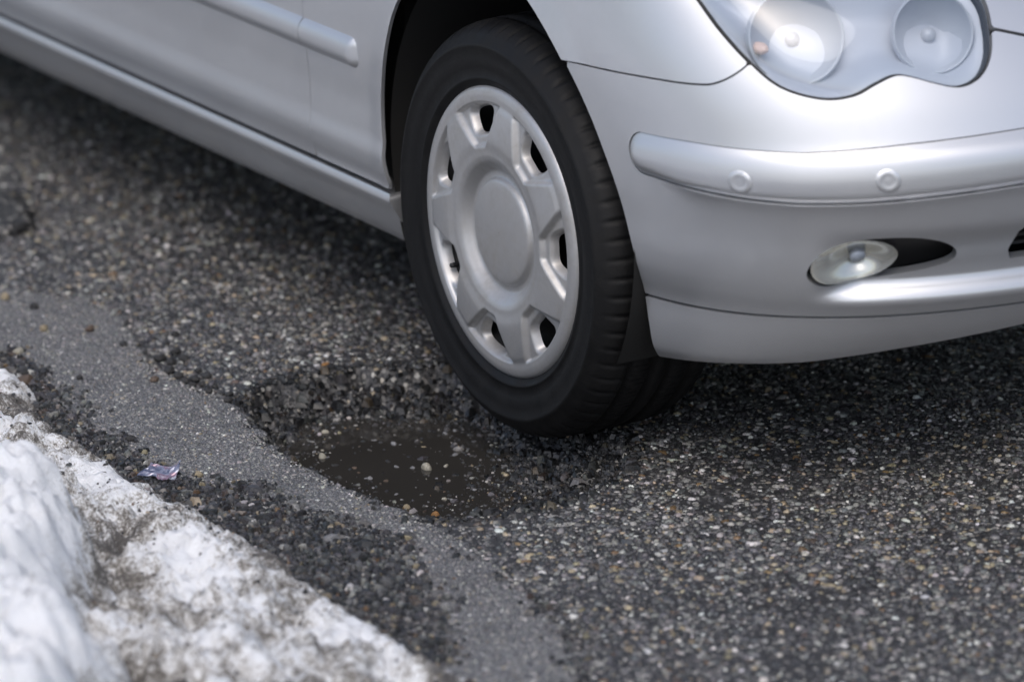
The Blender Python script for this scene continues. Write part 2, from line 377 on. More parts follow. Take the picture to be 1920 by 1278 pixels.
def in_band(x, y):       # the stretch of road in and just round the view: a lane 2.6 m wide running along the sight line
    r0 = rng.random(x.shape)            # the built stones thin out over the last half metre
    q = (x-.1)*-.517+(y+.05)*-.856      # across the sight line (towards the left of the photograph)
    a = (x-.1)*.855+(y+.05)*-.519       # along it, towards the camera
    return (q+.35*r0 < 1.40) & (q-.35*r0 > -1.2) & (a+.35*r0 < 1.65) & (a > -2.8)
x, y = jitter(-2.9, 1.9, -1.0, 1.55, .0084)
k = in_band(x, y); x, y = x[k], y[k]
k = (poly_sdf(STRIP, x, y) < -.004) & (poly_sdf(RIMS, x, y) < .004) & (poly_sdf(PATCH, x, y) < 0); x, y = x[k], y[k]
# worn patches where the binder still covers the stones
k = rng.random(len(x)) < np.clip(.86+.5*fbm(x*4, y*4, 90, 3), .35, 1); x, y = x[k], y[k]
n = len(x); s = .0034*np.exp(rng.normal(0, .36, n)); s = np.clip(s, .0016, .0078)
big = sm(0, .5, fbm(x*2.2, y*2.2, 77, 2)); s *= 1+.12*big
V, F, C = dome_mesh(x, y, road_h(x, y)+.0002, s*rng.uniform(1, 1.45, n), s*rng.uniform(.75, 1, n), s*rng.uniform(.30, .60, n), rng.uniform(0, 6.3, n),
                    tints(n, [26, 27, 18, 12, 7.5, 4.2, 3.6, 1.2, 2.8, 2.5]), 5)
me = mesh_np('exposed_aggregate', V, F); vcol(me, 'tint', C)
tag(link('exposed_aggregate', me, M['pebble']), 'small worn pebbles set in the dark road surface', 'pebbles', kind='stuff')
# fine chips of the gutter strip
x, y = jitter(-2.3, 1.05, -.70, -.20, .0062); k = in_band(x, y) & (poly_sdf(STRIP, x, y) > .004) & (poly_sdf(GRAVEL, x, y) < .03); x, y = x[k], y[k]
n = len(x); s = .0019*np.exp(rng.normal(0, .28, n))
V, F, C = dome_mesh(x, y, strip_h(x, y), s*rng.uniform(1, 1.5, n), s*rng.uniform(.7, 1, n), s*rng.uniform(.3, .7, n), rng.uniform(0, 6.3, n),
                    tints(n, [1, 12, 36, 34, 14, 3, 1.0, .2, 1.0, .4])*1.05, 6)
me = mesh_np('strip_chippings', V, F); vcol(me, 'tint', C)
tag(link('strip_chippings', me, M['pebble']), 'fine pale grit on the grey gutter strip', 'grit', kind='stuff')
# rubble lining the pothole
x, y = jitter(-.45, .36, -.36, .14, .0049); dpt = poly_sdf(RIMS, x, y); k = dpt > -.02; x, y, dpt = x[k], y[k], dpt[k]
pd = pot_depth(x, y); k = rng.random(len(x)) < np.where(pd > .93, .42, .9); x, y, pd = x[k], y[k], pd[k]
n = len(x); s = .0030*np.exp(rng.normal(0, .55, n)); s = np.clip(s, .0012, .011)
zr = road_h(x, y)-.0003; lift = (pd > .80) & (rng.random(n) < np.where(poly_sdf(FLOORS, x, y)+.02*fbm(x*12, y*12, 19, 2) < .035, .42, .05)); s[lift] *= .72; zr = np.where(lift & (zr < WATER_Z), WATER_Z-s*.25, zr)
V, F, C = dome_mesh(x, y, zr, s*rng.uniform(1, 1.4, n), s*rng.uniform(.75, 1, n), s*rng.uniform(.5, 1.0, n), rng.uniform(0, 6.3, n),
                    tints(n, [40, 26, 14, 7, 4, 2, 1.5, 1.0, 1.5, 3])*np.where(lift, .95, .24)[:, None], 8)
me = mesh_np('pothole_rubble', V, F, smooth=False); vcol(me, 'tint', C)
tag(link('pothole_rubble', me, M['gravel']), 'loose wet grit lining the pothole', 'grit', kind='stuff')
# dark loose gravel washed up along the snow
x, y = jitter(-1.6, 1.1, -.68, -.34, .0078); g = poly_sdf(GRAVEL, x, y); es = poly_sdf(STRIP, x, y); k = (rng.random(len(x)) < np.maximum(sm(-.045, .02, g+.03*fbm(x*9, y*9, 44, 3)), .42*sm(.1, .3, x)*np.exp(-((es-.004+.014*fbm(x*12, y*12, 45, 2))/.022)**2))) & in_band(x, y); x, y = x[k], y[k]
n = len(x); s = .0040*np.exp(rng.normal(0, .38, n)); s = np.clip(s, .0018, .0095)
V, F, C = dome_mesh(x, y, np.where(poly_sdf(STRIP, x, y) > 0, strip_h(x, y), road_h(x, y))+rng.uniform(0, .003, n), s*rng.uniform(1, 1.5, n), s*rng.uniform(.7, 1, n), s*rng.uniform(.5, .95, n), rng.uniform(0, 6.3, n),
                    tints(n, [46, 27, 12, 6, 3, 1.5, 1.6, .9, 1.2, 4])*.72, 9)
me = mesh_np('loose_gravel', V, F, smooth=False); vcol(me, 'tint', C)
tag(link('loose_gravel', me, M['gravel']), 'dark loose gravel lying between the snow and the grey strip', 'gravel', kind='stuff')

# ---- muddy water standing in the pothole
W = smooth_poly([(-.44, -.36), (.36, -.36), (.36, .14), (-.44, .14)], 8)
def wsdf(x, y): return (WATER_Z+.004)-road_h(x, y)
nx = 90; ax = np.linspace(-.40, .33, nx); ay = np.linspace(-.345, .10, 60)
A, B = np.meshgrid(ax, ay, indexing='ij'); wet = ((road_h(A, B) < WATER_Z+.003) & (poly_sdf(RIMS, A, B) > .004)).ravel()
for _ in range(3):
    w2 = wet.reshape(A.shape).copy(); w2[1:] |= wet.reshape(A.shape)[:-1]; w2[:-1] |= wet.reshape(A.shape)[1:]; w2[:, 1:] |= wet.reshape(A.shape)[:, :-1]; w2[:, :-1] |= wet.reshape(A.shape)[:, 1:]; wet = (w2.ravel() & (poly_sdf(RIMS, A, B) > .004).ravel())
Fq = grid_faces(nx, 60); Fq = Fq[wet[Fq].all(1)]
use = np.unique(Fq); idx = -np.ones(A.size, int); idx[use] = np.arange(len(use))
V = np.stack([A.ravel()[use], B.ravel()[use], np.full(len(use), WATER_Z)], -1)
tag(link('puddle_water', mesh_np('puddle_water', V, idx[Fq]), M['mud']), 'still brown muddy water standing in the pothole', kind='structure')

# ---- snow bank
SE = np.array([(-8, -.47), (-3, -.49), (-1.158,-0.487), (-0.871,-0.484), (-0.714,-0.501), (-0.603,-0.507), (-0.495,-0.535), (-0.381,-0.572), (-0.260,-0.573), (-0.100,-0.573), (0.040,-0.575), (0.180,-0.570), (0.255,-0.558), (0.337,-0.560), (0.452,-0.572), (0.622,-0.575), (0.714,-0.578), (0.846,-0.581), (1.094,-0.609), (1.277,-0.643), (6, -.7)])
def snow_h(x, y):
    d = np.interp(x, SE[:, 0], SE[:, 1])-y + .018*fbm(x*11, y*11, 21, 3) + .012*fbm(x*42, y*42, 22, 3)
    ys = np.interp(x, [-8, -.3, -.1, 0, .1, .2, .37, .98, 1.5, 6], [-1.1, -1.05, -.95, -.88, -.81, -.80, -.875, -1.14, -1.3, -1.5])
    d2 = ys-y+.050*fbm(x*6, y*6, 25, 2)+.012*fbm(x*14, y*14, 26, 2)
    h = .030*sm(-.002, .05, d)+.026*sm(.05, .30, d)+.130*sm(-.03, .12, d2)+.08*sm(.1, .6, d2)
    h = h - .022*np.exp(-((d2+.06)/.05)**2)
    am = sm(0, .10, d)
    h = h + am*(.022*fbm(x*8, y*8, 5, 3)+.022*fbm(x*20, y*20, 6, 3, .6)+.015*np.abs(fbm(x*44, y*44, 7, 4, .65)))
    return np.where(d > -.004, np.maximum(h, .001), -.03)-.012*(1-sm(-.004, .012, d)), d, d2
sx = np.concatenate([[-8, -7, -6.2, -5.5, -5], np.arange(-4.6, -2.3, .03), np.arange(-2.3, 1.7, .008), np.arange(1.7, 3.4, .03), [3.7, 4.3, 5, 6]]); sy = np.concatenate([[-5, -4.4, -4], np.arange(-3.6, -1.6, .03), np.arange(-1.6, -.42, .008)])
A, B = np.meshgrid(sx, sy, indexing='ij'); H, D1, D2 = snow_h(A, B)
V = np.stack([A, B, H+.006], -1).reshape(-1, 3); Fq = grid_faces(len(sx), len(sy)); Fq = Fq[(D1.ravel()[Fq] > -.012).any(1)]
dirt = .58+.40*fbm(A*9, B*9, 99, 4, .65)
dirt = dirt+.22*sm(.08, 0, D1)+.30*np.exp(-((D2+.05)/.07)**2)-.95*sm(.0, .08, D2)
for wx, wy, r_, s_ in ((-.069, -.631, .055, .75), (-.02, -.66, .05, .6), (.348, -.722, .08, .6), (.25, -.70, .05, .5), (.70, -.66, .07, .45), (.46, -.80, .06, .35), (-.562, -.53, .05, .7), (.55, -.90, .10, .3)):
    dirt = dirt - s_*np.exp(-((A-wx)**2+(B-wy)**2)/(r_*r_))
dirt = dirt + .10*fbm(A*40, B*40, 98, 3)
me = mesh_np('snow_bank', V, Fq); vcol(me, 'dirt', np.repeat(np.clip(dirt, 0, 1).reshape(-1, 1), 3, 1))
tag(link('snow_bank', me, M['snow']), 'bank of lumpy white snow streaked with brown dirt along the gutter', 'snow bank')

x, y = jitter(-1.0, 1.1, -1.0, -.50, .012); hh, e1, e2 = snow_h(x, y)
k = (e1 > .004) & (rng.random(len(x)) < .34*sm(.22, .0, e1)+.10*sm(.05, -.05, e2)) & in_band(x, y); x, y, hh = x[k], y[k], hh[k]
n = len(x); s = .0019*np.exp(rng.normal(0, .5, n)); s = np.clip(s, .0009, .007)
V, F, C = dome_mesh(x, y, hh+.0055, s*rng.uniform(1, 1.5, n), s*rng.uniform(.7, 1, n), s*rng.uniform(.5, 1, n), rng.uniform(0, 6.3, n), tints(n, [40, 24, 8, 3, 2, 0, 4, 3, 1, 8])*.9, 14)
me = mesh_np('snow_grit', V, F, smooth=False); vcol(me, 'tint', C)
tag(link('snow_grit', me, M['gravel']), 'dark road grit frozen into the edge of the snow bank', 'grit', kind='stuff')

# ---- single loose stones
def stone_mesh(seed):
    r = np.random.default_rng(seed); bm = bmesh.new(); bmesh.ops.create_icosphere(bm, subdivisions=2, radius=1)
    ax = [Vector(r.standard_normal(3)).normalized() for _ in range(9)]; cut = r.uniform(.62, .95, 9)
    for v in bm.verts:
        p = v.co.copy()
        for a_, c_ in zip(ax, cut):
            k_ = p.dot(a_)
            if k_ > c_: p -= a_*(k_-c_)*.85
        v.co = p
    me = bpy.data.meshes.new('stone'); bm.to_mesh(me); bm.free(); return me
SHAPES = [stone_mesh(100+i) for i in range(7)]
_sm = {}
def stone(name, x, y, z, sz, mt, label, group=None, i=None):
    i = random.randrange(7) if i is None else i
    key = (i, mt)
    if key not in _sm:
        me = SHAPES[i].copy(); me.materials.append(M[mt]); _sm[key] = me
    o = bpy.data.objects.new(name, _sm[key]); COL.objects.link(o)
    o.scale = sz; o.rotation_euler = (random.uniform(-.2, .2), random.uniform(-.2, .2), random.uniform(0, 6.28))
    o.location = (x, y, z+sz[2]*.62); return tag(o, label, 'stone', group)
sz_ = lambda x, y: float(strip_h(np.array(x), np.array(y)))
for x, y, s, mt, lab in (
    (-1.021, -.348, (.010, .009, .008), 'tan', 'tan pebble at the far left end of the grey strip'),
    (-.950, -.329, (.010, .008, .007), 'dark', 'dark pebble on grey strip beside the tan pebble at the far left'),
    (-.830, -.370, (.008, .0075, .0075), 'tan', 'round tan pebble lying alone on the grey strip'),
    (-.747, -.453, (.013, .0075, .006), 'pale', 'long pale pebble on the grey strip above the snow'),
    (-.784, -.310, (.0085, .008, .0075), 'brown', 'brown pebble on the grey strip left of its broken edge'),
    (-.684, -.300, (.009, .007, .0055), 'dark', 'dark flat pebble on the grey strip near the broken edge'),
    (-.567, -.433, (.007, .006, .0055), 'dark', 'small dark pebble in the middle of the grey strip'),
    (-.490, -.342, (.009, .007, .006), 'brown', 'reddish brown pebble on the grey strip below the dark crumbs'),
    (-.255, -.500, (.010, .006, .006), 'dark', 'black pointed chip of stone on the grey strip above the gravel'),
    (-.050, -.492, (.009, .008, .006), 'tan', 'tan pebble at the gravel edge right of the wrapper'),
    (-.637, -.497, (.013, .010, .008), 'dark', 'large dark stone against the tip of the snow at far left'),
    (-.595, -.512, (.018, .013, .010), 'brown', 'largest brown stone tucked against the snow at far left')):
    stone('loose_stone', x, y, sz_(x, y)-.001, s, mt, lab, 'loose stones on the grey strip')
for x, y, s, mt, lab in (
    (-.017, -.132, (.013, .010, .011), 'pale', 'largest pale stone sitting in the middle of the muddy puddle'),
    (-.256, -.176, (.009, .008, .007), 'pale', 'pale stone at the far left shore of the puddle'),
    (-.154, -.236, (.010, .009, .009), 'pale', 'cream stone near the left end of the puddle'),
    (.118, -.243, (.009, .008, .008), 'tan', 'tan stone at the near tip of the puddle'),
    (.172, -.226, (.009, .007, .009), 'orange', 'orange stone at the near right tip of the puddle'),
    (-.110, -.085, (.010, .006, .004), 'tan', 'thin tan stone lying flat at the middle of the puddle')):
    stone('puddle_stone', x-.04, y+.025, WATER_Z-.004, tuple(.78*q for q in s), mt, lab, 'larger stones in the puddle')
PUD = [(-.244,-.145), (-.110,-.237), (-.083,-.220), (-.027,-.224), (-.003,-.210), (-.033,-.148), (-.141,-.040), (-.179,-.130), (-.197,-.055), (-.149,-.007), (-.050,-.064), (-.183,-.234), (-.189,-.198), (.083,-.232), (.088,-.162), (.094,-.112), (.030,-.247), (-.014,-.257), (-.147,-.116), (-.217,-.225), (-.051,-.165), (.029,-.142), (.126,-.171), (.038,-.088)]
for i in range(24):
    a_, b_ = PUD[i % len(PUD)]; PUD.append((a_+random.gauss(0, .022), b_+random.gauss(0, .014)))
for x, y in PUD:
    x -= .04; y += .025
    q = random.uniform(.0018, .0044); mt = random.choice(['grey', 'grey', 'dark', 'dark', 'grey', 'grey', 'grey', 'brown', 'dark', 'grey', 'pale'])
    zn = 'left end' if x < -.17 else 'far side' if y > -.10 else 'near side' if y < -.20 else 'right side' if x > .03 else 'middle'
    stone('puddle_stone', x, y, WATER_Z-q*.45, (q*random.uniform(1.2, 1.8), q, q*random.uniform(.5, .9)), mt, 'small %s wet stone poking out of the %s of the puddle' % (mt, zn), 'small stones poking out of the puddle')
for x, y in [(-0.676,-0.228), (-0.630,-0.235), (-0.590,-0.241), (-0.549,-0.287), (-0.516,-0.287), (-0.483,-0.295), (-0.441,-0.310), (-0.490,-0.273), (-0.467,-0.273), (-0.430,-0.281), (-0.448,-0.260), (-0.406,-0.270), (-0.619,-0.268), (-0.591,-0.262), (-0.366,-0.281), (-0.523,-0.250), (-0.491,-0.251), (-0.395,-0.262), (-0.707,-0.197), (-0.468,-0.289)]:
    q = random.uniform(.005, .0105)
    stone('asphalt_crumb', x, y, float(road_h(np.array(x), np.array(y))), (q*1.2, q, q*.8), 'dark', '%s dark crumb broken off the %s of the strip edge' % ('large' if q > .0078 else 'small', 'far part' if x < -.55 else 'middle' if x < -.46 else 'part beside the pothole'), 'asphalt crumbs along the broken edge')
for x, y, s, mt, lab in ((-.419, -.079, (.009, .007, .006), 'orange', 'rusty orange stone in the road behind the pothole'),
                         (-.245, -.073, (.010, .007, .006), 'pale', 'white stone on the far wall of the pothole')):
    stone('loose_stone', x, y, float(road_h(np.array(x), np.array(y)))-.001, s, mt, lab)

# ---- crumpled wrapper in the gravel
nu, nv = 13, 9; A, B = np.meshgrid(np.linspace(-.024, .024, nu), np.linspace(-.015, .015, nv), indexing='ij')
Z = .003+.005*np.abs(fbm(A*45, B*45, 12, 3))+.010*sm(.005, .024, A)*sm(-.01, .015, B)
A2 = A*(1+.15*fbm(A*40, B*40, 2)); B2 = B+.004*fbm(A*60, B*60, 3)+.25*A
V = np.stack([A2, B2, Z], -1).reshape(-1, 3); V = np.concatenate([V, V-np.array([0, 0, .0012])]); Fq = grid_faces(nu, nv)
Fq = np.concatenate([Fq, Fq[:, ::-1]+nu*nv])
w = link('plastic_wrapper', mesh_np('plastic_wrapper', V, Fq, False), M['wrap']); w.location = (-.075, -.540, .015); w.rotation_euler = (math.radians(18), math.radians(12), math.radians(35))
tag(w, 'crumpled bluish plastic wrapper lying in the gravel beside the snow', 'wrapper')

# ================================================================== THE CAR
# ---- body surface: BODY(s, z) -> point; s runs along the flank (s = X) and round the nose to the centre line
YC = 0.845          # centre line of the car (right flank faces -Y)
X0 = 0.20           # where the flank starts to turn into the nose
LN = 1.12           # length of the s-range of the nose
SMAX = X0 + LN
_ph = np.linspace(0, np.pi/2, 4001)
_sx = np.sin(_ph)**(2/2.9); _cy = np.cos(_ph)**(2/2.9)
_al = np.concatenate([[0], np.cumsum(np.hypot(np.diff(_sx)*.57, np.diff(_cy)*.85))]); _al /= _al[-1]
def pchip(xs, ys, x):
    xs = np.asarray(xs, float); ys = np.asarray(ys, float)
    h = np.diff(xs); d = np.diff(ys)/h
    m = np.zeros_like(ys); m[0] = d[0]; m[-1] = d[-1]
    for i in range(1, len(xs)-1):
        if d[i-1]*d[i] > 0:
            w1 = 2*h[i]+h[i-1]; w2 = h[i]+2*h[i-1]
            m[i] = (w1+w2)/(w1/d[i-1]+w2/d[i])
    x = np.clip(x, xs[0], xs[-1]); i = np.clip(np.searchsorted(xs, x, side='right')-1, 0, len(h)-1)
    t = (x-xs[i])/h[i]
    return ((1+2*t)*(1-t)**2*ys[i] + t*(1-t)**2*h[i]*m[i] + t*t*(3-2*t)*ys[i+1] + t*t*(t-1)*h[i]*m[i+1])
# flank: distance outside the line y = 0 (negative = tucked in)
FL_Z = [.10, .19, .215, .255, .288, .300, .325, .348, .375, .41, .46, .53, .62, .72, .80, .86, .90, .93, .96]
FL_O = [-.10, -.055, -.034, -.012, .004, .001, .008, .011, .008, .008, .011, .016, .018, .010, -.006, -.026, -.050, -.085, -.14]
# nose: how far forward of the axle the centre line reaches at each height
NO_Z = [.10, .19, .215, .255, .295, .33, .40, .47, .53, .555, .60, .66, .72, .78, .84, .90, .96]
NO_X = [.50, .60, .650, .690, .715, .737, .760, .772, .768, .755, .730, .685, .625, .545, .44, .32, .2+.02]
FS_O = [-.10, -.045, -.030, -.026, -.024, -.022, -.014, -.008, -.004, -.001, .004, .008, .010, .002, -.012, -.030, -.054, -.09, -.145]
def BODY(s, z, off=0.0):
    s = np.asarray(s, float); z = np.asarray(z, float)
    o1 = pchip(FL_Z, FL_O, z); o2 = pchip(FL_Z, FS_O, z)
    k = sm(-.30, .36, s)
    o = o1*(1-k)+o2*k
    o = o - .02*sm(-1.6, -3.6, s)
    w = YC + o
    a = np.maximum(pchip(NO_Z, NO_X, z) - X0, .02)
    t = np.clip((s-X0)/LN, 0, 1)
    sx = np.interp(t, _al, _sx); cy = np.interp(t, _al, _cy)
    X = np.where(s <= X0, s, X0 + a*sx)
    Y = np.where(s <= X0, YC - w, YC - w*cy)
    return np.stack([X, Y, z + 0*s], -1)
def NORM(s, z, e=2e-3):
    du = BODY(s+e, z)-BODY(s-e, z); dv = BODY(s, z+e)-BODY(s, z-e)
    n = np.cross(du, dv); return n/np.linalg.norm(n, axis=-1, keepdims=True)

SREAR = -3.35            # where the flank turns into the tail
def empty(name, loc=(0, 0, 0)):
    o = bpy.data.objects.new(name, None); COL.objects.link(o); o.location = loc; return o
car = empty('car'); car.location = (0, 0, 0)
tag(car, 'silver saloon car driving past with its front wheel at the pothole', 'car')
def ARCH(s, z): return -poly_sdf(ARCH_P, s, z)
ARCH_P = smooth_poly([(-.33, .08), (-.33, .20), (-.33, .29), (-.334, .36), (-.335, .43), (-.308, .52), (-.263, .604), (-.19, .668), (-.09, .706), (.0, .712), (.07, .70), (.13, .672), (.199, .622), (.261, .557), (.312, .466), (.338, .39), (.35, .337), (.356, .285), (.373, .229), (.39, .19), (.41, .08)], 4)
RARCH_P = [(x-2.715 if x < 0 else min(x, .335)-2.715, z) for x, z in ARCH_P]
HEAD_P = smooth_poly([(.514, .755), (.528, .735), (.547, .704), (.578, .665), (.614, .631), (.665, .6155), (.708, .6185), (.742, .632), (.772, .6415), (.795, .6375), (.819, .629), (.852, .621), (.884, .631), (.909, .656), (.925, .693), (.930, .722), (.915, .752), (.88, .768), (.83, .770), (.78, .772), (.72, .782), (.64, .790), (.56, .785), (.52, .772)], 4)
FOG_P = smooth_poly([(.622, .362), (.633, .389), (.661, .409), (.710, .418), (.766, .416), (.809, .401), (.829, .377), (.818, .357), (.756, .344), (.686, .338), (.645, .342)], 4)
LOWG_P = [(.905, .372), (.912, .352), (1.4, .352), (1.4, .428), (.925, .428), (.908, .41)]
JOINT = np.array([(.15, .606), (.205, .613), (.269, .618), (.395, .6245), (.488, .626), (.526, .631), (.57, .652), (.62, .69)])
JOINT = smooth_poly(JOINT, 8, False)
def joint_z(s): return np.interp(s, JOINT[:, 0], JOINT[:, 1])
def top_z(s): return np.interp(s, [-3.7, -.7, -.6, -.1, .2, 2], [.88, .88, .87, .84, .80, .80])
def trim_lo(s): return np.interp(s, [.3, .40, .463, .541, .61, .70, .909, 1.4], [.484, .484, .479, .474, .472, .474, .485, .490])
def trim_hi(s): return np.interp(s, [.3, .47, .62, .70, .76, .92, 1.4], [.543, .545, .543, .548, .552, .559, .562])
def rbox(s, z, s0, s1, z0, z1, r):
    cx = (s0+s1)/2; cz = (z0+z1)/2; hx = (s1-s0)/2; hz = (z1-z0)/2
    qx = np.abs(s-cx)-hx+r; qz = np.abs(z-cz)-hz+r
    return -(np.hypot(np.maximum(qx, 0), np.maximum(qz, 0))+np.minimum(np.maximum(qx, qz), 0)-r)
def TRIM(s, z): return rbox(s, z, .352, 2.6, trim_lo(s), trim_hi(s), .030)
def scoop(s, z):
    k = sm(.622, .70, s)
    return -.030*k*sm(.437, .352, z)*sm(.318, .334, z)
def minl(*a):
    r = a[0]
    for b in a[1:]: r = np.minimum(r, b)
    return r
def mirror(V, F):
    V2 = V.copy(); V2[:, 1] = 2*YC-V2[:, 1]; n = len(V)
    return np.concatenate([V, V2]), F+[[n+i for i in f[::-1]] for f in F]
def panel(name, sdf, ur, vr, mt, parent, res=.006, disp=None, side='both', fl=.014, lead=.0025):
    def pos(s, z):
        p = BODY(s, z)
        return p if disp is None else p+NORM(s, z)*disp(s, z)[..., None]
    V, N, F, u, w = conform(sdf, ur, vr, res, pos, NORM)
    V, F, bd = flange(V, N, F, fl, skip=u > SMAX-1e-6, lead=lead); nv_ = len(V)
    if side == 'both': V, F = mirror(V, F)
    elif side == 'left': V = V.copy(); V[:, 1] = 2*YC-V[:, 1]; F = [f[::-1] for f in F]
    if side == 'both': bd = bd+[(a+nv_, b+nv_) for a, b in bd]
    me = mesh_np(name, V, F, sharp=bd)
    if side == 'both':
        bm = bmesh.new(); bm.from_mesh(me); bmesh.ops.remove_doubles(bm, verts=[v for v in bm.verts if abs(v.co.y-YC) < 1e-4], dist=1e-4); bm.to_mesh(me); bm.free()
    return link(name, me, M[mt], parent)
GD = .0006
G = .0013   # half a panel gap
# bumper with its trim, sensors and lamps
def f_bumper(s, z): return minl(ARCH(s, z), joint_z(s)-G-z, z-.294-G, -poly_sdf(HEAD_P, s, z)-.0030, -TRIM(s, z)-.0010, -poly_sdf(FOG_P, s, z), -poly_sdf(LOWG_P, s, z), np.interp(s, [.93, 1.0, 1.4], [.683, .662, .652])-.003-z)
def d_bump(s, z):        # scoop below, a narrow shelf just under the trim
    u = trim_lo(s)-z
    return scoop(s, z)+.010*sm(.37, .50, s)*np.where(u > -.004, np.exp(-np.maximum(u, 0)/.018), 0)
bumper = panel('front_bumper', f_bumper, (.19, SMAX), (.294, .70), 'paint', car, .0055, disp=d_bump)
def f_lip(s, z): return minl(ARCH(s, z), .292-G-z, z-np.interp(s, [.38, .50, .64, .76, .95, 1.35], [.194, .203, .214, .232, .254, .262]))
panel('bumper_lip', f_lip, (.33, SMAX), (.185, .294), 'paint', bumper, .0055, fl=.03)
def d_trim(s, z):
    t_ = np.clip((z-trim_lo(s))/(trim_hi(s)-trim_lo(s)), 0, 1)
    pr_ = pchip([0, .06, .16, .42, .60, .80, 1], [.000, .0055, .0085, .0092, .0078, .0042, -.0015], t_)
    end = sm(.352, .45, s); e0 = 1-(1-np.clip(TRIM(s, z)/.02, 0, 1))**2
    return -.002+(pr_+.002)*(end*1.0+(1-end)*e0)
panel('bumper_trim', TRIM, (.345, SMAX), (.455, .58), 'paint', bumper, .005, disp=d_trim)
def sensor(s0, z0, side):
    f_ = lambda s, z: .0165-np.hypot(s-s0, z-z0)
    panel('parking_sensor', f_, (s0-.02, s0+.02), (z0-.02, z0+.02), 'paint', bumper, .0028, disp=lambda s, z: d_trim(s, z)+.0008+.0016*sm(0, .004, f_(s, z))-.0012*sm(.0055, .0085, f_(s, z)), side=side)
for s0, z0 in ((.537, .500), (.727, .506)):
    for sd in ('right', 'left'): sensor(s0, z0, sd)
for sd in ('right', 'left'):
    fe = lambda s, z: (1-np.hypot((s-.686)/.060, (z-.3785-.06*(s-.686))/.0355))*.038
    panel('fog_lamp', fe, (.62, .75), (.335, .425), 'lens', bumper, .004, disp=lambda s, z: scoop(s, z)+.016-.016*((s-.686)/.06)**2-.012*((z-.38)/.036)**2+.006*(.38-z)/.036, side=sd, fl=.03)
    panel('fog_reflector', lambda s, z: fe(s, z)-.001, (.62, .75), (.335, .425), 'fogbowl', bumper, .004, disp=lambda s, z: scoop(s, z)+.002-.020*sm(0, .036, fe(s, z))+.006*(.38-z)/.036, side=sd, fl=.002, lead=.001)
    fcap = lambda s, z: .011-np.hypot(s-.690, z-.380)
    panel('fog_bulb_cap', fcap, (.675, .705), (.365, .395), 'chrome', bumper, .002, disp=lambda s, z: scoop(s, z)-.004+.008*np.sqrt(np.clip(fcap(s, z)/.011, 0, 1)), side=sd, fl=.012)
    fb = lambda s, z: poly_sdf(FOG_P, s, z)+.012
    panel('fog_lamp_recess', fb, (.60, .85), (.32, .44), 'black', bumper, .008, disp=lambda s, z: scoop(s, z)-.030+0*s, side=sd, fl=.01)
panel('lower_grille', lambda s, z: poly_sdf(LOWG_P, s, z)+.012, (.88, SMAX), (.335, .45), 'black', bumper, .009, disp=lambda s, z: scoop(s, z)-.045)
for zc in (.368, .388, .408):
    panel('grille_slat', lambda s, z: rbox(s, z, .90, 2.7, zc-.004, zc+.004, .003), (.895, SMAX), (zc-.006, zc+.006), 'black', bumper, .003, disp=lambda s, z: scoop(s, z)-.018+0*s)
# front wings, each with its rubbing strip
MOLD_Z0, MOLD_Z1 = .4715, .5285
def molding(s0, s1, side, parent, r0=.004):
    f_ = lambda s, z: rbox(s, z, s0, s1, MOLD_Z0, MOLD_Z1, r0)
    def d_(s, z):
        k = np.clip(np.minimum(np.where(s > s1-.05, f_(s, z), 9) if r0 > .01 else 9, np.minimum(z-MOLD_Z0, MOLD_Z1-z))/.026, 0, 1); zt = np.clip((z-MOLD_Z0)/(MOLD_Z1-MOLD_Z0), 0, 1)
        return -.003+.017*(1-(1-k)**2.4)-.004*zt
    panel('side_molding', f_, (s0-.004, s1+.004), (MOLD_Z0-.006, MOLD_Z1+.006), 'paint', parent, .005, disp=d_, side=side)
def flare(s, z): return .004*sm(.05, .0, ARCH(s, z))
def f_fender(s, z): return minl(ARCH(s, z), s+.572-GD, np.where(s > .1, z-joint_z(s)-G, 9), z-.2955-G, -poly_sdf(HEAD_P, s, z)-.0045, top_z(s)-z, .92-s)
for sd in ('right', 'left'):
    fd = panel('front_fender', f_fender, (-.575, .96), (.29, .90), 'paint', car, .0065, disp=flare, side=sd, fl=.006)
    molding(-.5714, -.398, sd, fd, .018)
    dr = panel('front_door', lambda s, z: minl(-.572-GD-s, s+1.80-G, z-.2955-G, .88-z), (-1.81, -.57), (.29, .885), 'paint', car, .010, side=sd)
    molding(-1.797, -.5727, sd, dr)
    panel('door_handle', lambda s, z: rbox(s, z, -1.70, -1.50, .765, .792, .012), (-1.71, -1.49), (.755, .80), 'paint', dr, .006, disp=lambda s, z: .006+.03*sm(0, .02, rbox(s, z, -1.70, -1.50, .765, .792, .012)), side=sd)
    rd = panel('rear_door', lambda s, z: minl(-1.80-G-s, s+2.62, z-.2935-G, .88-z, -poly_sdf(RARCH_P, s, z)), (-2.63, -1.80), (.29, .885), 'paint', car, .012, side=sd)
    molding(-2.50, -1.8025, sd, rd)
    panel('rear_quarter', lambda s, z: minl(-2.625-s, s-SREAR, z-.2, .88-z, -poly_sdf(RARCH_P, s, z)), (SREAR, -2.62), (.19, .885), 'paint', car, .014, side=sd)
    panel('sill', lambda s, z: minl(-poly_sdf(ARCH_P, s, z), -poly_sdf(RARCH_P, s, z), .2895-G-z, z-.199), (-2.4, -.31), (.195, .294), 'paint', car, .0045, disp=lambda s, z: .004-.009*sm(.281, .291, z)**1.5, side=sd, fl=.06)
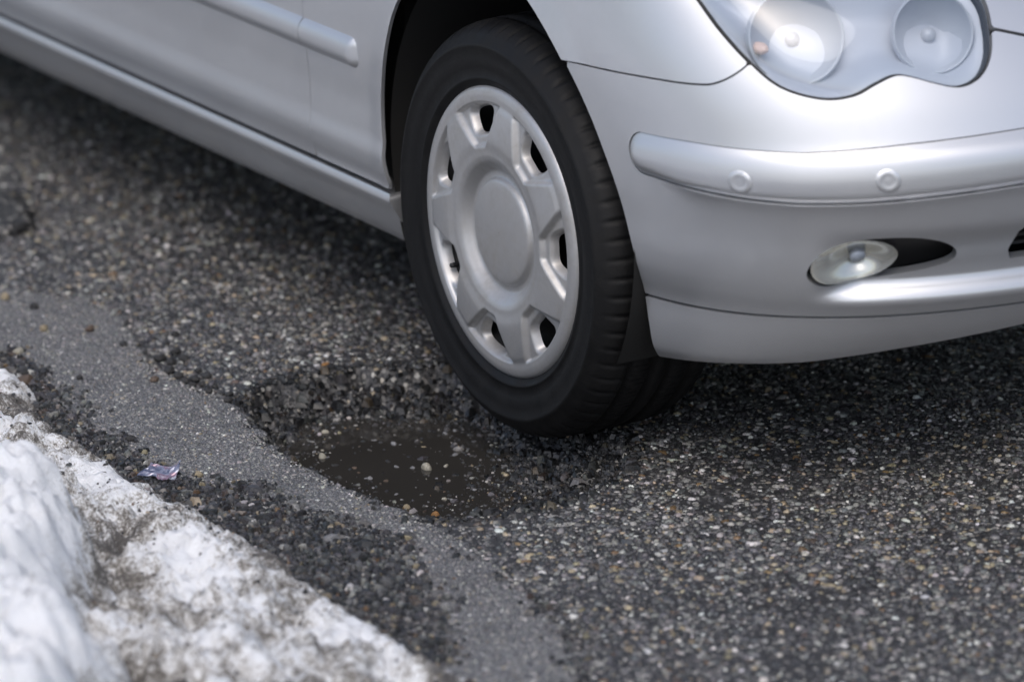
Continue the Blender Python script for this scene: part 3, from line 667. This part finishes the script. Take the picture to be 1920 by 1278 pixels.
# bonnet: front part follows the nose, top closes to the windscreen
def f_hoodf(s, z): return minl(.8-z, s-.5, -poly_sdf(HEAD_P, s, z)-.0045, np.where(s > .91, z-np.interp(s, [.93, 1.0, 1.4], [.683, .662, .652])-G, np.where(s < .92, z-.765, 9)), 1.10-s)
xs = np.linspace(-.62, .498, 60); V = []
for X in xs:
    if X <= X0: e = BODY(np.array(X), top_z(np.array(X)))
    else:
        ss = np.linspace(X0, SMAX, 4000); pp = BODY(ss, np.full(4000, .8)); e = pp[np.argmin(np.abs(pp[:, 0]-X))].copy(); e[0] = X
    zc = np.interp(X, [-.62, -.3, 0, .3, .43, .505], [.965, .94, .905, .858, .826, .803])
    for u in np.linspace(0, 1, 25):
        V.append((X, e[1]+(2*YC-2*e[1])*u, e[2]+(zc-e[2])*(1-(2*u-1)**2)**.75))
hood = link('bonnet', mesh_np('bonnet', np.array(V), grid_faces(60, 25)), M['paint'], car)
for sd in ('right', 'left'): panel('bonnet_edge', f_hoodf, (.49, 1.11), (.64, .80), 'paint', hood, .006, side=sd, fl=.012)
grl = panel('radiator_grille', lambda s, z: minl(s-1.105, z-.668, .79-z), (1.09, SMAX), (.65, .80), 'black', car, .008, disp=lambda s, z: -.02+0*s)
for zc in (.69, .715, .74, .765):
    panel('grille_slat', lambda s, z: rbox(s, z, 1.11, 2.0, zc-.004, zc+.004, .003), (1.10, SMAX), (zc-.007, zc+.007), 'chrome', grl, .004, disp=lambda s, z: -.006+0*s)
# headlights: bulging clear lens over a silver housing with two round reflectors
for sd in ('right', 'left'):
    sg = 1 if sd == 'right' else -1
    hd = panel('headlight', lambda s, z: poly_sdf(HEAD_P, s, z)+.004, (.49, .95), (.60, .80), 'housing', car, .008, disp=lambda s, z: -.020-.035*sm(0, .05, poly_sdf(HEAD_P, s, z)), side=sd, fl=.002, lead=.001)
    panel('lens', lambda s, z: poly_sdf(HEAD_P, s, z), (.49, .95), (.60, .80), 'lens', hd, .0055, disp=lambda s, z: -.002+.016*(1-(1-np.clip(poly_sdf(HEAD_P, s, z)/.07, 0, 1))**2.2), side=sd, fl=.020)
    panel('lens_seal', lambda s, z: minl(poly_sdf(HEAD_P, s, z)+.006, .0025-poly_sdf(HEAD_P, s, z)), (.49, .95), (.60, .80), 'black', hd, .0035, disp=lambda s, z: -.011+0*s, side=sd, fl=.03)
    for s0, z0, r0 in ((.660, .698, .066), (.853, .694, .056)):
        p = BODY(np.array(s0), np.array(z0)); nrm_ = NORM(np.array(s0), np.array(z0)); fw = Vector((.88, -.36, .32)).normalized()
        prof = [(r0*1.06, -.010), (r0*1.02, .000), (r0, .001), (r0*.96, -.006), (r0*.80, -.022), (r0*.55, -.038), (r0*.28, -.047), (.010, -.050), (.010, -.030), (.0, -.028)]
        V, F = lathe_y([(a, -b) for a, b in prof], 48)
        R = Vector((0, -1, 0)).rotation_difference(fw).to_matrix()
        V = (np.array(R) @ V.T).T + (p-nrm_*.020)
        Fl = [list(f) for f in F]
        if sd == 'left': V[:, 1] = 2*YC-V[:, 1]; Fl = [f[::-1] for f in Fl]
        link('reflector', mesh_np('reflector', V, Fl), M['chrome'], hd)
    p = BODY(np.array(.60), np.array(.685))-NORM(np.array(.60), np.array(.685))*.028
    bm = bmesh.new(); bmesh.ops.create_icosphere(bm, subdivisions=2, radius=.011, matrix=Matrix.Translation((p[0], p[1] if sd == 'right' else 2*YC-p[1], p[2])) @ Matrix.Diagonal((1.6, 1, .8, 1)))
    me = bpy.data.meshes.new('indicator_bulb'); bm.to_mesh(me); bm.free(); link('indicator_bulb', me, M['amber'], hd)
# dark inner structure
V, F = boxes([(-2.33, -.365, .05, 2*YC-.05, .205, .62), (-.366, .40, .33, 2*YC-.33, .20, .74), (.401, .50, .20, 2*YC-.20, .225, .60), (-3.05, -2.331, .33, 2*YC-.33, .21, .80), (-3.55, -3.051, .10, 2*YC-.10, .22, .80)])
link('underbody', mesh_np('underbody', V, F, False), M['under'], car)
ss = np.linspace(.41, SMAX, 60); pb = BODY(ss, np.full(60, .262)); pb[:, 1] += .04; pb[:, 0] -= .05*sm(.45, .8, ss); pb[:, 2] = np.interp(ss, [.38, .50, .64, .76, .95, 1.35], [.220, .228, .240, .258, .278, .286])
pb = np.concatenate([pb, pb[-2::-1]*[1, -1, 1]+[0, 2*YC, 0]]); pc = pb.copy(); pc[:, 0] = .385; pc[:, 2] = .228
link('undertray', mesh_np('undertray', np.stack([pc, pb], 1).reshape(-1, 3), grid_faces(len(pb), 2)), M['under'], car)
for cx in (0, -2.715):
    for sd in (1, -1):
        t_ = np.linspace(math.radians(-32), math.radians(212), 50); ys = [.012, .05, .15, .25, .34]
        T, Y = np.meshgrid(t_, ys, indexing='ij'); Rr = .352
        V = np.stack([cx-.0+Rr*np.cos(T), Y if sd == 1 else 2*YC-Y, .365+Rr*np.sin(T)], -1).reshape(-1, 3); F = grid_faces(50, 5).tolist()
        n0 = len(V); V = np.concatenate([V, [(cx, .34 if sd == 1 else 2*YC-.34, .365)]])
        for i in range(49): F.append([i*5+4, (i+1)*5+4, n0])
        link('wheel_arch_liner', mesh_np('wheel_arch_liner', V, F), M['under'], car)
# cabin
def sect(x, zb, zt, wb, wt):   # half section from the belt line up to the roof centre
    u = np.linspace(0, 1, 15); a = []
    for k in u:
        if k < .55: q = k/.55; a.append((x, wb+(wt-wb)*q**1.15, zb+(zt-.055-zb)*q))
        else:
            q = (k-.55)/.45; a.append((x, wt*math.cos(q*math.pi/2)**.75, zt-.055+.055*math.sin(q*math.pi/2)**.8))
    return a
st = [(-.56, .862, .945, .800, .72), (-.95, .862, 1.14, .803, .66), (-1.30, .862, 1.345, .803, .60), (-1.60, .862, 1.415, .803, .58), (-2.0, .862, 1.425, .80, .58), (-2.4, .862, 1.405, .80, .58), (-2.75, .862, 1.30, .795, .59), (-3.05, .862, 1.11, .79, .62), (-3.36, .862, .945, .785, .68)]
V = []
for a in st:
    h = sect(*a); V += [(x, YC-y, z) for x, y, z in h]+[(x, YC+y, z) for x, y, z in h[-2::-1]]
link('roof', mesh_np('roof', np.array(V), grid_faces(len(st), 29)[:, ::-1].copy()), M['paint'], car)
def glaz(name, quad, k=8):
    q = [np.array(p) for p in quad]; n_ = np.cross(q[1]-q[0], q[3]-q[0]); n_ /= np.linalg.norm(n_)
    U, W = np.meshgrid(np.linspace(0, 1, k), np.linspace(0, 1, k), indexing='ij')
    P_ = ((1-U)*(1-W))[..., None]*q[0]+(U*(1-W))[..., None]*q[1]+(U*W)[..., None]*q[2]+((1-U)*W)[..., None]*q[3]
    P_ = P_+n_*(.020+.05*(4*U*(1-U))*(4*W*(1-W)))[..., None]
    link(name, mesh_np(name, P_.reshape(-1, 3), grid_faces(k, k)), M['window'], car)
glaz('windscreen', [(-.66, YC-.70, .965), (-.66, YC+.70, .965), (-1.33, YC+.58, 1.36), (-1.33, YC-.58, 1.36)])
glaz('rear_window', [(-3.2, YC+.64, .99), (-3.2, YC-.64, .99), (-2.68, YC-.58, 1.33), (-2.68, YC+.58, 1.33)])
for sg in (1, -1):
    for (xa, xb, xc, xd) in ((-1.80, -.98, -1.42, -1.78), (-2.55, -1.86, -1.86, -2.45)):
        q = [(xa, YC-sg*.795, .905), (xb, YC-sg*.785, .905), (xc, YC-sg*.635, 1.34), (xd, YC-sg*.625, 1.345)]
        glaz('side_window', q if sg == 1 else [q[1], q[0], q[3], q[2]])
# boot and tail
xs = np.linspace(-3.70, -3.0, 14); V = []
for X in xs:
    ez = .88-.10*sm(-3.5, -3.75, X); zc = .955-.10*sm(-3.45, -3.75, X)
    for u in np.linspace(0, 1, 17):
        w_ = .79*(1-.10*sm(-3.2, -3.75, X)); V.append((X, YC-w_+2*w_*u, ez+(zc-ez)*(1-(2*u-1)**2)**.6))
link('boot_lid', mesh_np('boot_lid', np.array(V), grid_faces(14, 17)), M['paint'], car)
aa = np.linspace(-math.pi/2, math.pi/2, 40); zz_ = np.linspace(.22, .86, 12); V = []
for a in aa:
    for z in zz_:
        w_ = float(YC+np.interp(z, FL_Z, FL_O)-.02); V.append((SREAR-(.37-.05*abs(z-.5))*abs(math.cos(a))**.62, YC+w_*math.copysign(abs(math.sin(a))**.62, math.sin(a)), z))
rb = link('rear_bumper', mesh_np('rear_bumper', np.array(V), grid_faces(40, 12)), M['paint'], car)
for sg in (1, -1):
    V, F = boxes([(-3.735, -3.60, YC+sg*.42 if sg == 1 else YC-.74, YC+.74 if sg == 1 else YC-.42, .66, .82)])
    link('tail_lamp', mesh_np('tail_lamp', V, F, False), M['redlamp'], car)
# wheels
def make_wheel():
    hub_z = .307
    wh = link('wheel', mesh_np('wheel', *(lambda a: (a[0], a[1]))(lathe_y([(.0, .055), (.05, .055), (.06, .045), (.10, .045), (.13, .058), (.165, .060), (.185, .050), (.190, .020), (.200, .012), (.217, .010), (.219, .020), (.20, .03), (.195, .10), (.20, .19), (.218, .20)], 72))), M['steel'])
    # tyre
    pr = [(.2165, .012), (.2175, .004), (.221, -.001), (.228, -.004), (.230, -.0065), (.233, -.0065), (.235, -.0045), (.248, -.009), (.262, -.0115), (.276, -.0105), (.279, -.0125), (.283, -.0120), (.285, -.0095), (.296, -.003), (.303, .004), (.308, .0115), (.3115, .019), (.3135, .026), (.3145, .034), (.3150, .041), (.3085, .043), (.3085, .050), (.3155, .052), (.3160, .066), (.3162, .080), (.3090, .082), (.3090, .091), (.3162, .093), (.3162, .112), (.3090, .114), (.3090, .123), (.3162, .125), (.3158, .152), (.3085, .154), (.3085, .161), (.3150, .163), (.3135, .178), (.308, .192), (.296, .206), (.262, .214), (.235, .208), (.2175, .200), (.2165, .192)]
    NB = 68; NT_ = NB*10
    def fr(R, Y, t):
        ph = (t*NB/(2*np.pi)) % 1.0
        gro = sm(.36, .44, np.abs(ph-.5+0*R))
        lat = sm(.299, .310, R)*(R > .29)*(((Y < .041) | (Y > .163)))
        mid = ((Y > .0515) & (Y < .081) | (Y > .124) & (Y < .153))*(R > .312)
        ph2 = ((t+(Y-.1)*2.2)*NB/(2*np.pi)) % 1.0; gro2 = sm(.42, .47, np.abs(ph2-.5))
        return R-.0032*gro*lat-.0030*gro2*mid, Y+.0015*gro*lat*(Y < .1)
    V, F = lathe_y(pr, NT_, fr=fr)
    flat = -hub_z+.0015
    lowm = V[:, 2] < flat; V[lowm, 1] = .1+(V[lowm, 1]-.1)*1.03; V[:, 2] = np.maximum(V[:, 2], flat+(V[:, 2]-flat)*.04*(V[:, 2] < flat))
    ty = link('tyre', mesh_np('tyre', V, F), M['rubber'], wh)
    # hub cap: seven arms, seven openings, recessed centre disc
    AW = np.pi/7; KA = .17
    def opening(ph, Rr): return np.sqrt(((Rr-.1690)/.0225)**4+((ph*Rr)/(.028+.42*(Rr-.16)))**4)
    def hc_pos(u, Rr):
        ph = u/KA; e = opening(ph, Rr); arm = sm(.0, .9, np.abs(ph)/AW)
        h = pchip([0, .030, .060, .0765, .0795, .083, .090, .100, .109, .118, .140, .165, .190, .197, .205, .214, .219, .222], [.0050, .0046, .0032, .0012, -.0010, -.0065, -.0070, .0010, .0085, .0110, .0115, .0100, .0070, .0060, .0062, .0045, .0005, -.0060], Rr)
        star = (np.abs(ph)*Rr-(.026+.80*(Rr-.145)))            # < 0 inside the pocket between two arms
        pk = sm(.004, -.004, star)*sm(.128, .136, Rr)*sm(.197, .193, Rr)
        h = h+.0020*(1-pk)*sm(.12, .14, Rr)*sm(.197, .186, Rr)-.0075*pk-.024*sm(1.15, .35, e)
        return np.stack([Rr*np.sin(ph), -h, Rr*np.cos(ph)], -1)
    V1, N1, F1, u1, r1 = conform(lambda u, r_: (np.sqrt(opening(u/KA, r_))-.85)*.027, (-AW*KA, AW*KA), (.0006, .222), .0021, hc_pos, lambda u, r_: np.zeros(u.shape+(3,)))
    Vs = []; Fs = []
    for k in range(7):
        a_ = math.radians(106-90)+k*2*math.pi/7; ca, sa = math.cos(a_), math.sin(a_)
        Vs.append(np.stack([V1[:, 0]*ca-V1[:, 2]*sa, V1[:, 1], V1[:, 0]*sa+V1[:, 2]*ca], -1)); Fs += [[q+k*len(V1) for q in f] for f in F1]
    me = mesh_np('hub_cap', np.concatenate(Vs), Fs)
    bm = bmesh.new(); bm.from_mesh(me); bmesh.ops.remove_doubles(bm, verts=bm.verts, dist=2e-5); bmesh.ops.recalc_face_normals(bm, faces=bm.faces); bm.to_mesh(me); bm.free()
    hc = link('hub_cap', me, M['hubcap'], wh)
    va = link('valve', mesh_np('valve', *lathe_y([(.0, -.001), (.0035, -.001), (.004, .004), (.004, .02)], 12, cx=.178*math.cos(math.radians(-150)), cz=.178*math.sin(math.radians(-150)))), M['black'], wh)
    wh.location = (0, 0, hub_z); wh.parent = car
    return wh
w0 = make_wheel()
for loc, rz in (((-2.715, 0, .307), 0), ((0, 2*YC, .307), math.pi), ((-2.715, 2*YC, .307), math.pi)):
    c_ = w0.copy(); COL.objects.link(c_); c_.parent = car; c_.location = loc; c_.rotation_euler = (0, 0, rz)
    for ch in list(w0.children):
        q = ch.copy(); COL.objects.link(q); q.parent = c_
